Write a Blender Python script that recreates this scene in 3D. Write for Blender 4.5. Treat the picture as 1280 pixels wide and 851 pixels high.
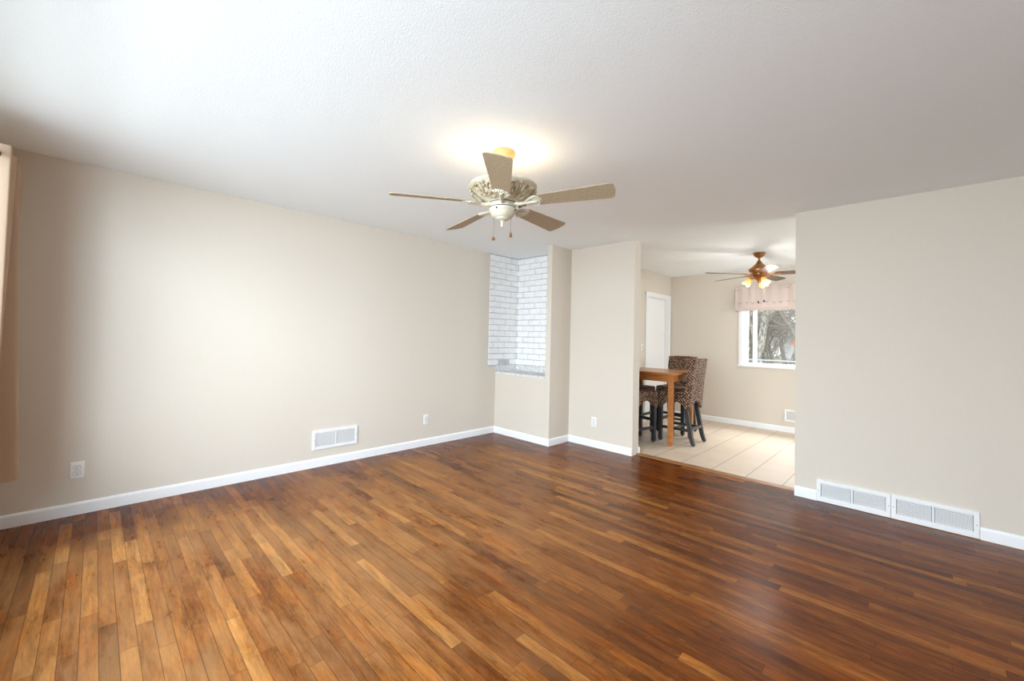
import bpy, bmesh, math, random
from mathutils import Vector, Matrix, Euler
random.seed(7)
SC = bpy.context.scene
for o in list(bpy.data.objects): bpy.data.objects.remove(o)
COL = SC.collection
R = math.radians; PI = math.pi

# ------------------------------------------------------------------ dimensions (metres)
XL, XR = -4.165, 2.3           # left and right walls of the living room
YF = -0.50                     # window wall behind the camera
B1, B2 = 3.891, 4.284          # front of the half wall, back wall
X1, X2, X3 = -3.198, -2.311, -0.783
T = 0.14
D = 7.218                      # far wall of the dining room
XD, XDR = -3.188, 2.3
H = 2.44

# ------------------------------------------------------------------ camera
cd = bpy.data.cameras.new('camera'); cam = bpy.data.objects.new('camera', cd); COL.objects.link(cam)
fwd = Vector((-0.70421779, 0.70940641, 0.02863311)); rgt = Vector((0.70997488, 0.70384048, 0.02332924)); upv = Vector((0.00360323, -0.03675765, 0.99931771))
m = Matrix.Identity(4)
for i in range(3): m[i][0], m[i][1], m[i][2] = rgt[i], upv[i], -fwd[i]
m.translation = (0, 0, 1.28959)
cam.matrix_world = m
cd.sensor_width = 36; cd.lens = 516.771 / 1280 * 36; cd.sensor_fit = 'HORIZONTAL'
cd.shift_y = (407.68 - 425.5) / 1280; cd.clip_start = 0.02; cd.clip_end = 300
SC.camera = cam

# ------------------------------------------------------------------ light
SC.view_settings.view_transform = 'Standard'; SC.view_settings.look = 'None'
SC.view_settings.gamma = 1; SC.view_settings.use_curve_mapping = False
SC.view_settings.exposure = 0.36
SC.cycles.max_bounces = 10; SC.cycles.diffuse_bounces = 7; SC.cycles.glossy_bounces = 4
SC.cycles.transparent_max_bounces = 12; SC.cycles.sample_clamp_indirect = 4
SC.cycles.caustics_reflective = False; SC.cycles.caustics_refractive = False
SC.cycles.use_denoising = True
world = bpy.data.worlds.new('overcast_sky'); SC.world = world; world.use_nodes = True
bg = world.node_tree.nodes['Background']
bg.inputs[0].default_value = (0.90, 0.96, 1.0, 1); bg.inputs[1].default_value = 2.1

def area(name, loc, rot, sx, sy, power, col=(1, 1, 1), portal=False, spread=180):
    l = bpy.data.lights.new(name, 'AREA'); l.shape = 'RECTANGLE'; l.size = sx; l.size_y = sy; l.energy = power; l.color = col
    l.spread = R(spread)
    o = bpy.data.objects.new(name, l); COL.objects.link(o); o.location = loc; o.rotation_euler = rot
    if portal: l.cycles.is_portal = True
    return o
# daylight: the big living room window behind the camera and the dining window; the other panels are added fill
LW = (-3.42, 0.70, 0.35, 2.28)   # x0,x1,z0,z1 of the living room window
area('daylight_living_window', (-0.9, YF-2.6, 2.2), (R(76), 0, R(6)), 6.2, 2.6, 620, (0.76, 0.88, 1.0))
area('ceiling_fill_living_window', (0.6, YF-4.2, -0.35), (R(180), 0, 0), 13.0, 7.5, 55, (0.64, 0.89, 1.0))  # added upward fill outside the window, brightens the ceiling
area('left_wall_fill_living_window', (2.6, YF-2.0, 1.5), (R(90), 0, R(56)), 1.8, 3.6, 270, (0.66, 0.83, 1.0))  # added side panel, aimed through the window to brighten the left wall
DW = (-2.02, -0.30, 0.955, 2.08)
area('daylight_dining_window', (-1.16, D+1.3, 3.2), (R(-52), 0, 0), 3.0, 1.4, 275, (0.88, 0.94, 1.0))
KW = (4.75, 6.45, 0.95, 2.1)      # y0,y1,z0,z1 of the added side window
area('added_side_window_fill', (2.3+1.2, 5.6, 1.7), (R(90), 0, R(90)), 3.0, 2.0, 235, (0.80, 0.91, 1.0))  # added fill for the dining room, through an invented side window

# ------------------------------------------------------------------ materials
def mat(name, col, rough=0.6, metal=0.0, spec=0.5):
    m = bpy.data.materials.new(name); m.use_nodes = True
    b = m.node_tree.nodes['Principled BSDF']
    b.inputs['Base Color'].default_value = (*col, 1); b.inputs['Roughness'].default_value = rough
    b.inputs['Metallic'].default_value = metal; b.inputs['Specular IOR Level'].default_value = spec
    return m
def srgb(r, g, b):
    f = lambda c: (c/255/12.92) if c/255 <= 0.04045 else ((c/255+0.055)/1.055)**2.4
    return (f(r), f(g), f(b))
class NT:
    def __init__(s, m): s.t = m.node_tree; s.N = s.t.nodes; s.L = s.t.links; s.b = s.N['Principled BSDF']
    def node(s, ty, **kw):
        n = s.N.new(ty)
        for k, v in kw.items(): setattr(n, k, v)
        return n
    def put(s, sock, v):
        if isinstance(v, bpy.types.NodeSocket): s.L.new(v, sock)
        elif v is not None: sock.default_value = v
    def math(s, op, a, b=None, c=None):
        n = s.node('ShaderNodeMath', operation=op); s.put(n.inputs[0], a); s.put(n.inputs[1], b); s.put(n.inputs[2], c); return n.outputs[0]
    def mix(s, f, a, b, bt='MIX'):
        n = s.node('ShaderNodeMix', data_type='RGBA', blend_type=bt); s.put(n.inputs[0], f)
        s.put(n.inputs[6], (*a, 1) if isinstance(a, tuple) and len(a) == 3 else a); s.put(n.inputs[7], (*b, 1) if isinstance(b, tuple) and len(b) == 3 else b)
        return n.outputs[2]
    def ramp(s, f, stops, interp='LINEAR'):
        n = s.node('ShaderNodeValToRGB'); n.color_ramp.interpolation = interp
        while len(n.color_ramp.elements) < len(stops): n.color_ramp.elements.new(0.5)
        for e, (p, c) in zip(n.color_ramp.elements, stops): e.position = p; e.color = (*c, 1) if len(c) == 3 else c
        s.put(n.inputs[0], f); return n.outputs[0]
    def coord(s, out='Object'): return s.node('ShaderNodeTexCoord').outputs[out]
    def mapping(s, v, scale=(1, 1, 1), loc=(0, 0, 0), rot=(0, 0, 0)):
        n = s.node('ShaderNodeMapping'); s.put(n.inputs[0], v); n.inputs['Scale'].default_value = scale; n.inputs['Location'].default_value = loc; n.inputs['Rotation'].default_value = rot
        return n.outputs[0]
    def noise(s, v, scale=5, detail=3, rough=0.5, col=False, dist=0):
        n = s.node('ShaderNodeTexNoise'); s.put(n.inputs['Vector'], v); n.inputs['Scale'].default_value = scale; n.inputs['Detail'].default_value = detail
        n.inputs['Roughness'].default_value = rough; n.inputs['Distortion'].default_value = dist
        return n.outputs['Color' if col else 'Fac']
    def bump(s, h, strength=0.3, dist=0.01):
        n = s.node('ShaderNodeBump'); n.inputs['Strength'].default_value = strength; n.inputs['Distance'].default_value = dist
        s.put(n.inputs['Height'], h); s.L.new(n.outputs[0], s.b.inputs['Normal'])

M = {}
def wall_mat(name, col):
    m = mat(name, col, 0.75, 0, 0.25); n = NT(m)
    c = n.coord(); v = n.noise(n.mapping(c, (260, 260, 9)), 1, 2, 0.6); h = n.noise(n.mapping(c, (16, 16, 240)), 1, 2, 0.5)
    w = n.math('MULTIPLY_ADD', v, 0.7, n.math('MULTIPLY', h, 0.3))
    n.L.new(n.mix(w, tuple(x*0.965 for x in col), tuple(min(1, x*1.03) for x in col)), n.b.inputs['Base Color'])
    n.bump(w, 0.25, 0.002); return m
M['wall'] = wall_mat('woven_wallpaper', srgb(215, 205, 191))
m = M['ceiling'] = mat('textured_ceiling', srgb(242, 244, 245), 0.9, 0, 0.1); n = NT(m)
c = n.coord(); a_ = n.noise(c, 150, 3, 0.6); b_ = n.noise(c, 34, 2, 0.5)
n.bump(n.math('MULTIPLY_ADD', a_, 0.7, n.math('MULTIPLY', b_, 0.18)), 0.5, 0.0045)
n.L.new(n.mix(a_, srgb(242, 248, 250), srgb(247, 252, 254)), n.b.inputs['Base Color'])
M['trim'] = mat('white_trim_paint', srgb(240, 240, 239), 0.35, 0, 0.4)
M['plate'] = mat('white_plastic', srgb(238, 237, 233), 0.35)
M['metal_white'] = mat('white_enamelled_metal', srgb(236, 236, 235), 0.4)
M['dark'] = mat('dark_slot', (0.012, 0.011, 0.01), 0.7)
M['screw'] = mat('screw_metal', (0.35, 0.33, 0.3), 0.4, 0.8)
M['louvre_back'] = mat('grey_louvre_back', (0.2, 0.2, 0.2), 0.8)
M['duct'] = mat('dark_joint_grey', (0.16, 0.16, 0.16), 0.8)

# strip oak floor: boards run along x
def oak_floor():
    m = mat('strip_oak_floor', (0.3, 0.15, 0.06), 0.4); n = NT(m)
    c = n.coord(); sx = n.node('ShaderNodeSeparateXYZ'); n.put(sx.inputs[0], c); X, Y = sx.outputs[0], sx.outputs[1]
    BW = 0.0572
    ry = n.math('DIVIDE', Y, BW); row = n.math('FLOOR', ry); fy = n.math('FRACT', ry)
    wn = n.node('ShaderNodeTexWhiteNoise', noise_dimensions='1D'); n.put(wn.inputs['W'], row)
    wn2 = n.node('ShaderNodeTexWhiteNoise', noise_dimensions='1D'); n.put(wn2.inputs['W'], n.math('ADD', row, 371.3))
    ln = n.math('MULTIPLY_ADD', wn2.outputs[0], 0.55, 0.5)
    rx = n.math('DIVIDE', n.math('MULTIPLY_ADD', wn.outputs[0], 7.0, n.math('ADD', X, 20.0)), ln); seg = n.math('FLOOR', rx); fx = n.math('FRACT', rx)
    cb = n.node('ShaderNodeCombineXYZ'); n.put(cb.inputs[0], seg); n.put(cb.inputs[1], row)
    pid = n.node('ShaderNodeTexWhiteNoise', noise_dimensions='2D'); n.put(pid.inputs['Vector'], cb.outputs[0]); P = pid.outputs['Value']; PC = pid.outputs['Color']
    base = n.ramp(P, [(0.0, srgb(124, 76, 36)), (0.12, srgb(150, 96, 47)), (0.4, srgb(164, 107, 54)), (0.7, srgb(175, 118, 62)), (0.88, srgb(189, 132, 74)), (1.0, srgb(212, 158, 98))])
    # grain, offset per board
    av = n.node('ShaderNodeVectorMath', operation='MULTIPLY_ADD'); n.put(av.inputs[0], PC); av.inputs[1].default_value = (9, 9, 9); n.put(av.inputs[2], c)
    g1 = n.noise(n.mapping(av.outputs[0], (5, 60, 1)), 1, 6, 0.75, dist=0.5)
    g2 = n.noise(n.mapping(av.outputs[0], (22, 300, 1)), 1, 3, 0.65)
    g3 = n.noise(n.mapping(av.outputs[0], (2.8, 17, 1)), 1, 4, 0.65, dist=0.9)
    grain = n.math('MULTIPLY_ADD', g1, 0.46, n.math('MULTIPLY_ADD', g2, 0.20, n.math('MULTIPLY', g3, 0.34)))
    gcol = n.ramp(grain, [(0.35, (0.36, 0.30, 0.24)), (0.44, (0.74, 0.70, 0.66)), (0.51, (1.0, 1.0, 1.0)), (0.62, (1.46, 1.50, 1.54))])
    col = n.mix(1.0, base, gcol, 'MULTIPLY')
    # cloudy staining across boards, orange varnish remnants, grey scuffing
    bl_ = n.noise(n.mapping(c, (0.7, 2.6, 1)), 5.5, 6, 0.72)
    col = n.mix(1.0, col, n.ramp(bl_, [(0.30, (0.68, 0.62, 0.55)), (0.48, (1, 1, 1)), (0.70, (1.28, 1.30, 1.33))]), 'MULTIPLY')
    orr = n.noise(n.mapping(c, (1.2, 5.5, 1), (5, 2, 0)), 2.6, 5, 0.72)
    orf = n.node('ShaderNodeMapRange', interpolation_type='SMOOTHSTEP'); n.put(orf.inputs[0], orr); orf.inputs[1].default_value = 0.46; orf.inputs[2].default_value = 0.68
    col = n.mix(n.math('MULTIPLY', orf.outputs[0], 0.75), col, n.mix(1.0, col, (1.10, 0.84, 0.46), 'MULTIPLY'))
    # traffic wear: dull scuffed patches, sound orange varnish left near the walls
    w1 = n.noise(n.mapping(c, (1.0, 1.4, 1)), 1.1, 3, 0.5); w2 = n.noise(n.mapping(c, (1.4, 6, 1), (3.1, 1.7, 0)), 1.5, 6, 0.72)
    dl = n.math('SUBTRACT', X, XL); db = n.math('SUBTRACT', B1, Y)
    edge = n.math('MINIMUM', n.math('MULTIPLY', dl, 1.0), n.math('MULTIPLY', db, 1.4))
    edge = n.math('ADD', edge, n.math('MULTIPLY_ADD', w1, 1.3, -0.65))
    er = n.node('ShaderNodeMapRange', interpolation_type='SMOOTHSTEP'); n.put(er.inputs[0], edge); er.inputs[1].default_value = 0.30; er.inputs[2].default_value = 0.72
    rt = n.node('ShaderNodeMapRange', interpolation_type='SMOOTHSTEP'); n.put(rt.inputs[0], n.math('ADD', X, n.math('MULTIPLY_ADD', w1, 1.4, n.math('MULTIPLY', Y, 0.25)))); rt.inputs[1].default_value = -1.3; rt.inputs[2].default_value = 0.9
    rt.inputs[3].default_value = 1; rt.inputs[4].default_value = 0.0
    core = n.math('MULTIPLY', er.outputs[0], rt.outputs[0])
    wr = n.node('ShaderNodeMapRange', interpolation_type='SMOOTHSTEP'); n.put(wr.inputs[0], n.math('MULTIPLY_ADD', w2, 0.6, n.math('MULTIPLY', w1, 0.5))); wr.inputs[1].default_value = 0.44; wr.inputs[2].default_value = 0.68
    wear = n.math('MULTIPLY', core, wr.outputs[0])
    varn = n.mix(1.0, col, (0.66, 0.50, 0.30), 'MULTIPLY')
    mid = n.mix(1.0, col, (0.98, 0.97, 0.95), 'MULTIPLY')
    col = n.mix(core, varn, mid)
    col = n.mix(1.0, col, (0.60, 0.505, 0.36), 'MULTIPLY')
    col = n.mix(n.math('MULTIPLY', wear, 0.62), col, n.mix(0.6, col, srgb(186, 143, 98)))
    # dark joints
    ey = n.math('MINIMUM', fy, n.math('SUBTRACT', 1.0, fy)); gy = n.math('LESS_THAN', ey, 0.022)
    exx = n.math('MULTIPLY', n.math('MINIMUM', fx, n.math('SUBTRACT', 1.0, fx)), ln); gx = n.math('LESS_THAN', exx, 0.0011)
    gap = n.math('MAXIMUM', gy, gx)
    col = n.mix(n.math('MULTIPLY', gap, 0.62), col, srgb(48, 24, 10))
    n.L.new(col, n.b.inputs['Base Color'])
    rg = n.math('MULTIPLY_ADD', wear, 0.28, n.math('MULTIPLY_ADD', bl_, 0.16, 0.16))
    n.L.new(rg, n.b.inputs['Roughness'])
    n.b.inputs['Specular IOR Level'].default_value = 0.13
    hh = n.math('SUBTRACT', n.math('MULTIPLY_ADD', P, 0.25, n.math('MULTIPLY', g1, 0.5)), n.math('MULTIPLY', gap, 0.9))
    n.bump(hh, 0.14, 0.002)
    return m
M['oak'] = oak_floor()

def tile_floor():
    m = mat('beige_floor_tile', srgb(214, 190, 162), 0.35); n = NT(m)
    c = n.coord(); sx = n.node('ShaderNodeSeparateXYZ'); n.put(sx.inputs[0], c)
    S = 0.3075
    ax = n.math('DIVIDE', n.math('ADD', sx.outputs[0], 3.37), S); ay = n.math('DIVIDE', n.math('ADD', sx.outputs[1], 0.02), S)
    fx, fy = n.math('FRACT', ax), n.math('FRACT', ay)
    cb = n.node('ShaderNodeCombineXYZ'); n.put(cb.inputs[0], n.math('FLOOR', ax)); n.put(cb.inputs[1], n.math('FLOOR', ay))
    pid = n.node('ShaderNodeTexWhiteNoise', noise_dimensions='2D'); n.put(pid.inputs['Vector'], cb.outputs[0])
    ns = n.noise(c, 7, 5, 0.65)
    col = n.mix(n.math('MULTIPLY_ADD', ns, 0.8, n.math('MULTIPLY', pid.outputs[0], 0.25)), srgb(198, 174, 149), srgb(226, 208, 188))
    gx = n.math('LESS_THAN', n.math('MINIMUM', fx, n.math('SUBTRACT', 1.0, fx)), 0.011); gy = n.math('LESS_THAN', n.math('MINIMUM', fy, n.math('SUBTRACT', 1.0, fy)), 0.009)
    col = n.mix(n.math('MULTIPLY', gy, 0.45), col, srgb(160, 132, 106)); col = n.mix(n.math('MULTIPLY', gx, 0.8), col, srgb(92, 72, 55))
    n.L.new(col, n.b.inputs['Base Color']); n.L.new(n.math('MULTIPLY_ADD', ns, 0.25, 0.25), n.b.inputs['Roughness'])
    n.bump(n.math('MULTIPLY', n.math('MAXIMUM', gx, gy), -1.0), 0.3, 0.003); return m
M['tile'] = tile_floor()

def noisy(name, c1, c2, scale, rough=0.5, metal=0, bump=0.0, mp=(1, 1, 1), detail=4, bd=0.004):
    m = mat(name, c1, rough, metal); n = NT(m); f = n.noise(n.mapping(n.coord(), mp), scale, detail, 0.6)
    n.L.new(n.ramp(f, [(0.33, c1), (0.67, c2)]), n.b.inputs['Base Color'])
    if bump: n.bump(f, bump, bd)
    return m
M['brick'] = noisy('white_painted_brick', srgb(236, 235, 234), srgb(246, 245, 244), 22, 0.7, 0, 0.35)
M['mortar'] = noisy('grey_mortar', srgb(165, 164, 163), srgb(215, 214, 212), 45, 0.9, 0, 0.7)
M['rough_mortar'] = noisy('rough_white_mortar', srgb(196, 195, 194), srgb(238, 237, 236), 38, 0.9, 0, 1.0, bd=0.012)
M['blade'] = noisy('tan_fan_blade', srgb(160, 142, 114), srgb(188, 171, 143), 160, 0.55, 0, 0.1)
M['cream'] = noisy('antique_cream_enamel', srgb(196, 187, 163), srgb(222, 216, 196), 14, 0.45, 0, 0.1)
M['canopy_uplit'] = noisy('uplit_orange_canopy', srgb(206, 158, 98), srgb(224, 182, 124), 20, 0.45)  # orange glow of the uplight painted into the canopy colour
M['antique'] = noisy('antique_tan_shaded_relief', srgb(140, 114, 80), srgb(200, 186, 156), 26, 0.5, 0, 0.15)  # brown wash, with shade on the housing painted into the tone
M['black'] = mat('black_gap', (0.01, 0.01, 0.01), 0.6)
M['chain'] = mat('pull_chain_metal', srgb(150, 140, 120), 0.35, 0.7)
M['fobwood'] = mat('brown_fob', srgb(120, 78, 42), 0.45)
M['brass'] = noisy('antique_brass', srgb(150, 104, 62), srgb(186, 136, 86), 12, 0.28, 0.85)
M['darkblade'] = noisy('dark_walnut_blade', srgb(64, 46, 36), srgb(92, 72, 58), 9, 0.4, 0, 0, (1, 1, 1))
M['tablewood'] = noisy('orange_brown_table_wood', srgb(156, 94, 44), srgb(192, 126, 66), 5, 0.28, 0, 0, (1.2, 14, 14))
M['blackwood'] = noisy('charcoal_painted_wood', (0.018, 0.018, 0.02), (0.032, 0.033, 0.036), 30, 0.32)
M['rod'] = mat('dark_bronze_rod', (0.03, 0.022, 0.016), 0.35, 0.7)
M['grommet'] = mat('bronze_grommet', (0.12, 0.09, 0.065), 0.3, 0.9)
M['vinyl'] = mat('white_window_vinyl', srgb(242, 243, 244), 0.3)
M['door'] = mat('white_door_paint', srgb(243, 243, 243), 0.4)
M['knob'] = mat('satin_nickel', (0.5, 0.48, 0.44), 0.3, 0.9)

def weave(name, dark, light):
    m = mat(name, dark, 0.55); n = NT(m); sx = n.node('ShaderNodeSeparateXYZ'); n.put(sx.inputs[0], n.coord())
    rz_ = n.math('DIVIDE', n.math('MULTIPLY_ADD', sx.outputs[1], 0.45, sx.outputs[2]), 0.021); row = n.math('FLOOR', rz_)
    xu = n.math('MULTIPLY_ADD', row, 0.5, n.math('DIVIDE', n.math('ADD', sx.outputs[0], sx.outputs[1]), 0.027)); col = n.math('FLOOR', xu)
    a = n.math('SINE', n.math('MULTIPLY', n.math('FRACT', rz_), PI)); b = n.math('SINE', n.math('MULTIPLY', n.math('FRACT', xu), PI)); k = n.math('MULTIPLY', a, b)
    cb = n.node('ShaderNodeCombineXYZ'); n.put(cb.inputs[0], col); n.put(cb.inputs[1], row)
    wn = n.node('ShaderNodeTexWhiteNoise', noise_dimensions='2D'); n.put(wn.inputs['Vector'], cb.outputs[0])
    kk = n.math('MULTIPLY', k, n.math('MULTIPLY_ADD', wn.outputs[0], 0.6, 0.5))
    n.L.new(n.ramp(kk, [(0.10, tuple(x*0.3 for x in dark)), (0.38, dark), (0.85, light)]), n.b.inputs['Base Color'])
    n.bump(k, 0.8, 0.01); return m
M['weave'] = weave('seagrass_weave', srgb(84, 50, 32), srgb(220, 180, 144))

def fabric(name, col, trans, rough=0.9):
    m = mat(name, col, rough, 0, 0.1); n = NT(m); c = n.coord()
    w = n.noise(n.mapping(c, (300, 300, 300)), 1, 2, 0.5)
    n.L.new(n.mix(w, tuple(x*0.93 for x in col), tuple(min(1, x*1.05) for x in col)), n.b.inputs['Base Color']); n.bump(w, 0.2, 0.001)
    tr = n.node('ShaderNodeBsdfTranslucent'); tr.inputs[0].default_value = (*col, 1)
    mx = n.node('ShaderNodeMixShader'); mx.inputs[0].default_value = trans
    out = n.N['Material Output']; n.L.new(n.b.outputs[0], mx.inputs[1]); n.L.new(tr.outputs[0], mx.inputs[2]); n.L.new(mx.outputs[0], out.inputs[0])
    return m
M['curtain'] = fabric('beige_curtain_cloth', srgb(220, 197, 172), 0.5)
M['valance'] = fabric('pale_pink_valance_cloth', srgb(228, 212, 203), 0.25)
M['stitch'] = mat('grey_embroidery_thread', srgb(150, 130, 122), 0.8)

def glass():
    m = bpy.data.materials.new('window_glass'); m.use_nodes = True; t = m.node_tree; t.nodes.clear()
    o = t.nodes.new('ShaderNodeOutputMaterial'); mx = t.nodes.new('ShaderNodeMixShader'); tr = t.nodes.new('ShaderNodeBsdfTransparent'); gl = t.nodes.new('ShaderNodeBsdfGlossy'); lw = t.nodes.new('ShaderNodeLayerWeight'); pw = t.nodes.new('ShaderNodeMath'); fr = t.nodes.new('ShaderNodeMath')
    tr.inputs[0].default_value = (0.96, 0.97, 0.97, 1); gl.inputs['Roughness'].default_value = 0.0; pw.operation = 'POWER'; pw.inputs[1].default_value = 5; fr.operation = 'MULTIPLY_ADD'; fr.inputs[1].default_value = 0.5; fr.inputs[2].default_value = 0.0012; lw.inputs[0].default_value = 0.5; t.links.new(lw.outputs['Facing'], pw.inputs[0]); t.links.new(pw.outputs[0], fr.inputs[0])
    t.links.new(fr.outputs[0], mx.inputs[0]); t.links.new(tr.outputs[0], mx.inputs[1]); t.links.new(gl.outputs[0], mx.inputs[2]); t.links.new(mx.outputs[0], o.inputs[0]); return m
M['glass'] = glass()
def emit(name, col, st):
    m = mat(name, col, 0.4); b = m.node_tree.nodes['Principled BSDF']; b.inputs['Emission Color'].default_value = (*col, 1); b.inputs['Emission Strength'].default_value = st; return m
M['bulb'] = emit('glowing_bulb', (1.0, 0.80, 0.52), 3.2)
M['bulb_warm'] = emit('glowing_warm_bulb', (1.0, 0.72, 0.40), 16)
def shade_glass():
    m = mat('amber_frosted_shade', srgb(236, 176, 104), 0.35); n = NT(m)
    tr = n.node('ShaderNodeBsdfTranslucent'); tr.inputs[0].default_value = (*srgb(230, 160, 84), 1)
    mx = n.node('ShaderNodeMixShader'); mx.inputs[0].default_value = 0.22
    n.L.new(n.b.outputs[0], mx.inputs[1]); n.L.new(tr.outputs[0], mx.inputs[2]); n.L.new(mx.outputs[0], n.N['Material Output'].inputs[0]); return m
M['shade'] = shade_glass()

# ------------------------------------------------------------------ mesh helpers
class MB:
    def __init__(s): s.bm = bmesh.new()
    def box(s, x0, x1, y0, y1, z0, z1, bev=0.0, mtx=None):
        r = bmesh.ops.create_cube(s.bm, size=1.0); vs = r['verts']
        for v in vs: v.co = Vector((x0+(v.co.x+.5)*(x1-x0), y0+(v.co.y+.5)*(y1-y0), z0+(v.co.z+.5)*(z1-z0)))
        if bev:
            es = list({e for v in vs for e in v.link_edges})
            r2 = bmesh.ops.bevel(s.bm, geom=es, offset=bev, segments=2, affect='EDGES', profile=0.5); vs = list({v for f in r2['faces'] for v in f.verts} | {v for v in vs if v.is_valid})
        if mtx: bmesh.ops.transform(s.bm, matrix=mtx, verts=[v for v in vs if v.is_valid])
        return s
    def faces(s, verts, faces, mtx=None):
        vv = [s.bm.verts.new(mtx @ Vector(v) if mtx else v) for v in verts]
        for f in faces:
            try: s.bm.faces.new([vv[i] for i in f])
            except ValueError: pass
        return s
    def lathe(s, prof, seg=32, mtx=None, cap=True):
        vs, fs = [], []
        for r, z in prof:
            for k in range(seg): a = 2*PI*k/seg; vs.append((r*math.cos(a), r*math.sin(a), z))
        for i in range(len(prof)-1):
            for k in range(seg): k2 = (k+1) % seg; fs.append((i*seg+k, i*seg+k2, (i+1)*seg+k2, (i+1)*seg+k))
        if cap:
            fs.append(tuple(range(seg))[::-1]); fs.append(tuple((len(prof)-1)*seg+k for k in range(seg)))
        return s.faces(vs, fs, mtx)
    def tube(s, pts, rad, seg=8, mtx=None):
        pts = [Vector(p) for p in pts]; n = len(pts); rads = rad if isinstance(rad, (list, tuple)) else [rad]*n
        vs, fs = [], []; prev = None
        for i, p in enumerate(pts):
            t = (pts[min(i+1, n-1)]-pts[max(i-1, 0)]).normalized()
            if prev is None: a = t.orthogonal().normalized()
            else: a = (prev-t*prev.dot(t)); a = a.normalized() if a.length > 1e-6 else t.orthogonal().normalized()
            prev = a; b = t.cross(a)
            for k in range(seg): w = 2*PI*k/seg; vs.append(p+(a*math.cos(w)+b*math.sin(w))*rads[i])
        for i in range(n-1):
            for k in range(seg): k2 = (k+1) % seg; fs.append((i*seg+k, i*seg+k2, (i+1)*seg+k2, (i+1)*seg+k))
        fs.append(tuple(range(seg))[::-1]); fs.append(tuple((n-1)*seg+k for k in range(seg)))
        return s.faces(vs, fs, mtx)
    def prism(s, poly, z0, z1, mtx=None):
        n = len(poly); vs = [(x, y, z0) for x, y in poly]+[(x, y, z1) for x, y in poly]
        fs = [tuple(range(n))[::-1], tuple(range(n, 2*n))]+[(i, (i+1) % n, n+(i+1) % n, n+i) for i in range(n)]
        return s.faces(vs, fs, mtx)
    def sphere(s, c, r, mtx=None, sc=(1, 1, 1), seg=16):
        q = bmesh.ops.create_uvsphere(s.bm, u_segments=seg, v_segments=max(6, seg//2), radius=r)
        mm = Matrix.Translation(c) @ Matrix.Diagonal((*sc, 1)); mm = mtx @ mm if mtx else mm
        bmesh.ops.transform(s.bm, matrix=mm, verts=q['verts']); return s
    def build(s, name, m, parent=None, smooth=False, kind=None):
        bmesh.ops.recalc_face_normals(s.bm, faces=s.bm.faces)
        me = bpy.data.meshes.new(name); s.bm.to_mesh(me); s.bm.free()
        me.materials.append(M[m] if isinstance(m, str) else m)
        o = bpy.data.objects.new(name, me); COL.objects.link(o)
        if smooth:
            for p in me.polygons: p.use_smooth = True
            try: me.set_sharp_from_angle(angle=R(38))
            except Exception: pass
        if parent: o.parent = parent
        if kind: o['kind'] = kind
        return o
def struct(name, mb, m, parent=None, smooth=False):
    o = mb.build(name, m, parent, smooth)
    if parent is None: o['kind'] = 'structure'
    return o
def tag(o, label, cat, group=None):
    o['label'] = label; o['category'] = cat
    if group: o['group'] = group
    return o
def thing(name, label, cat, loc=(0, 0, 0), rz=0, group=None):
    o = bpy.data.objects.new(name, None); COL.objects.link(o); o.location = loc; o.rotation_euler = (0, 0, rz); o.empty_display_size = 0.1
    return tag(o, label, cat, group)
def children(o): return [c for c in COL.objects if c.parent == o]
def dup(root, loc, rz, label):
    r = root.copy(); COL.objects.link(r); r.location = loc; r.rotation_euler = (0, 0, rz); r['label'] = label
    for ch in children(root):
        c = ch.copy(); COL.objects.link(c); c.parent = r
        for g in children(ch): d = g.copy(); COL.objects.link(d); d.parent = c
    return r

# ------------------------------------------------------------------ room shell
struct('floor', MB().box(XL-.1, XR+.1, YF-.1, B2+.115, -.1, 0), 'oak')
struct('floor_dining', MB().box(XD-.1, XDR+.1, B2+.115, D+.1, -.1, 0.003), 'tile')
struct('ceiling', MB().box(XL-.1, XR+.1, YF-.1, D+.1, H, H+.12), 'ceiling')
struct('wall_left', MB().box(XL-.12, XL, YF-.1, 3.745, 0, H).box(XL-.12, XL, 3.745, B1, 0, .895), 'wall')
struct('wall_right', MB().box(XR, XR+.12, YF-.1, B2+T, 0, H), 'wall')
struct('wall_front', MB().box(XL-.12, LW[0], YF-.12, YF, 0, H).box(LW[1], XR, YF-.12, YF, 0, H).box(LW[0], LW[1], YF-.12, YF, 0, LW[2]).box(LW[0], LW[1], YF-.12, YF, LW[3], H), 'wall')
struct('wall_back_left', MB().box(X1, X2, B2, B2+T, 0, H), 'wall')
struct('wall_back_right', MB().box(X3, XR, B2, B2+T, 0, H), 'wall')
struct('wall_half', MB().box(XL, X1-.07, B1, B1+.1, 0, .822), 'wall')
struct('wall_pillar', MB().box(X1-.072, X1, B1, B2+.01, 0, H), 'wall')
struct('wall_dining_left', MB().box(XD-.12, XD, B2+T, 6.335, 0, H).box(XD-.12, XD, 7.145, D+.1, 0, H).box(XD-.12, XD, 6.335, 7.145, 2.04, H), 'wall')
struct('wall_dining_back', MB().box(XD, DW[0], D, D+.12, 0, H).box(DW[1], XDR, D, D+.12, 0, H).box(DW[0], DW[1], D, D+.12, 0, DW[2]).box(DW[0], DW[1], D, D+.12, DW[3], H), 'wall')
# side wall of the dining room with an opening added to let fill light in, out of sight
struct('wall_dining_right', MB().box(XDR, XDR+.12, B2+T, KW[0], 0, H).box(XDR, XDR+.12, KW[1], D+.1, 0, H).box(XDR, XDR+.12, KW[0], KW[1], 0, KW[2]).box(XDR, XDR+.12, KW[0], KW[1], KW[3], H), 'wall')

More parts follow.
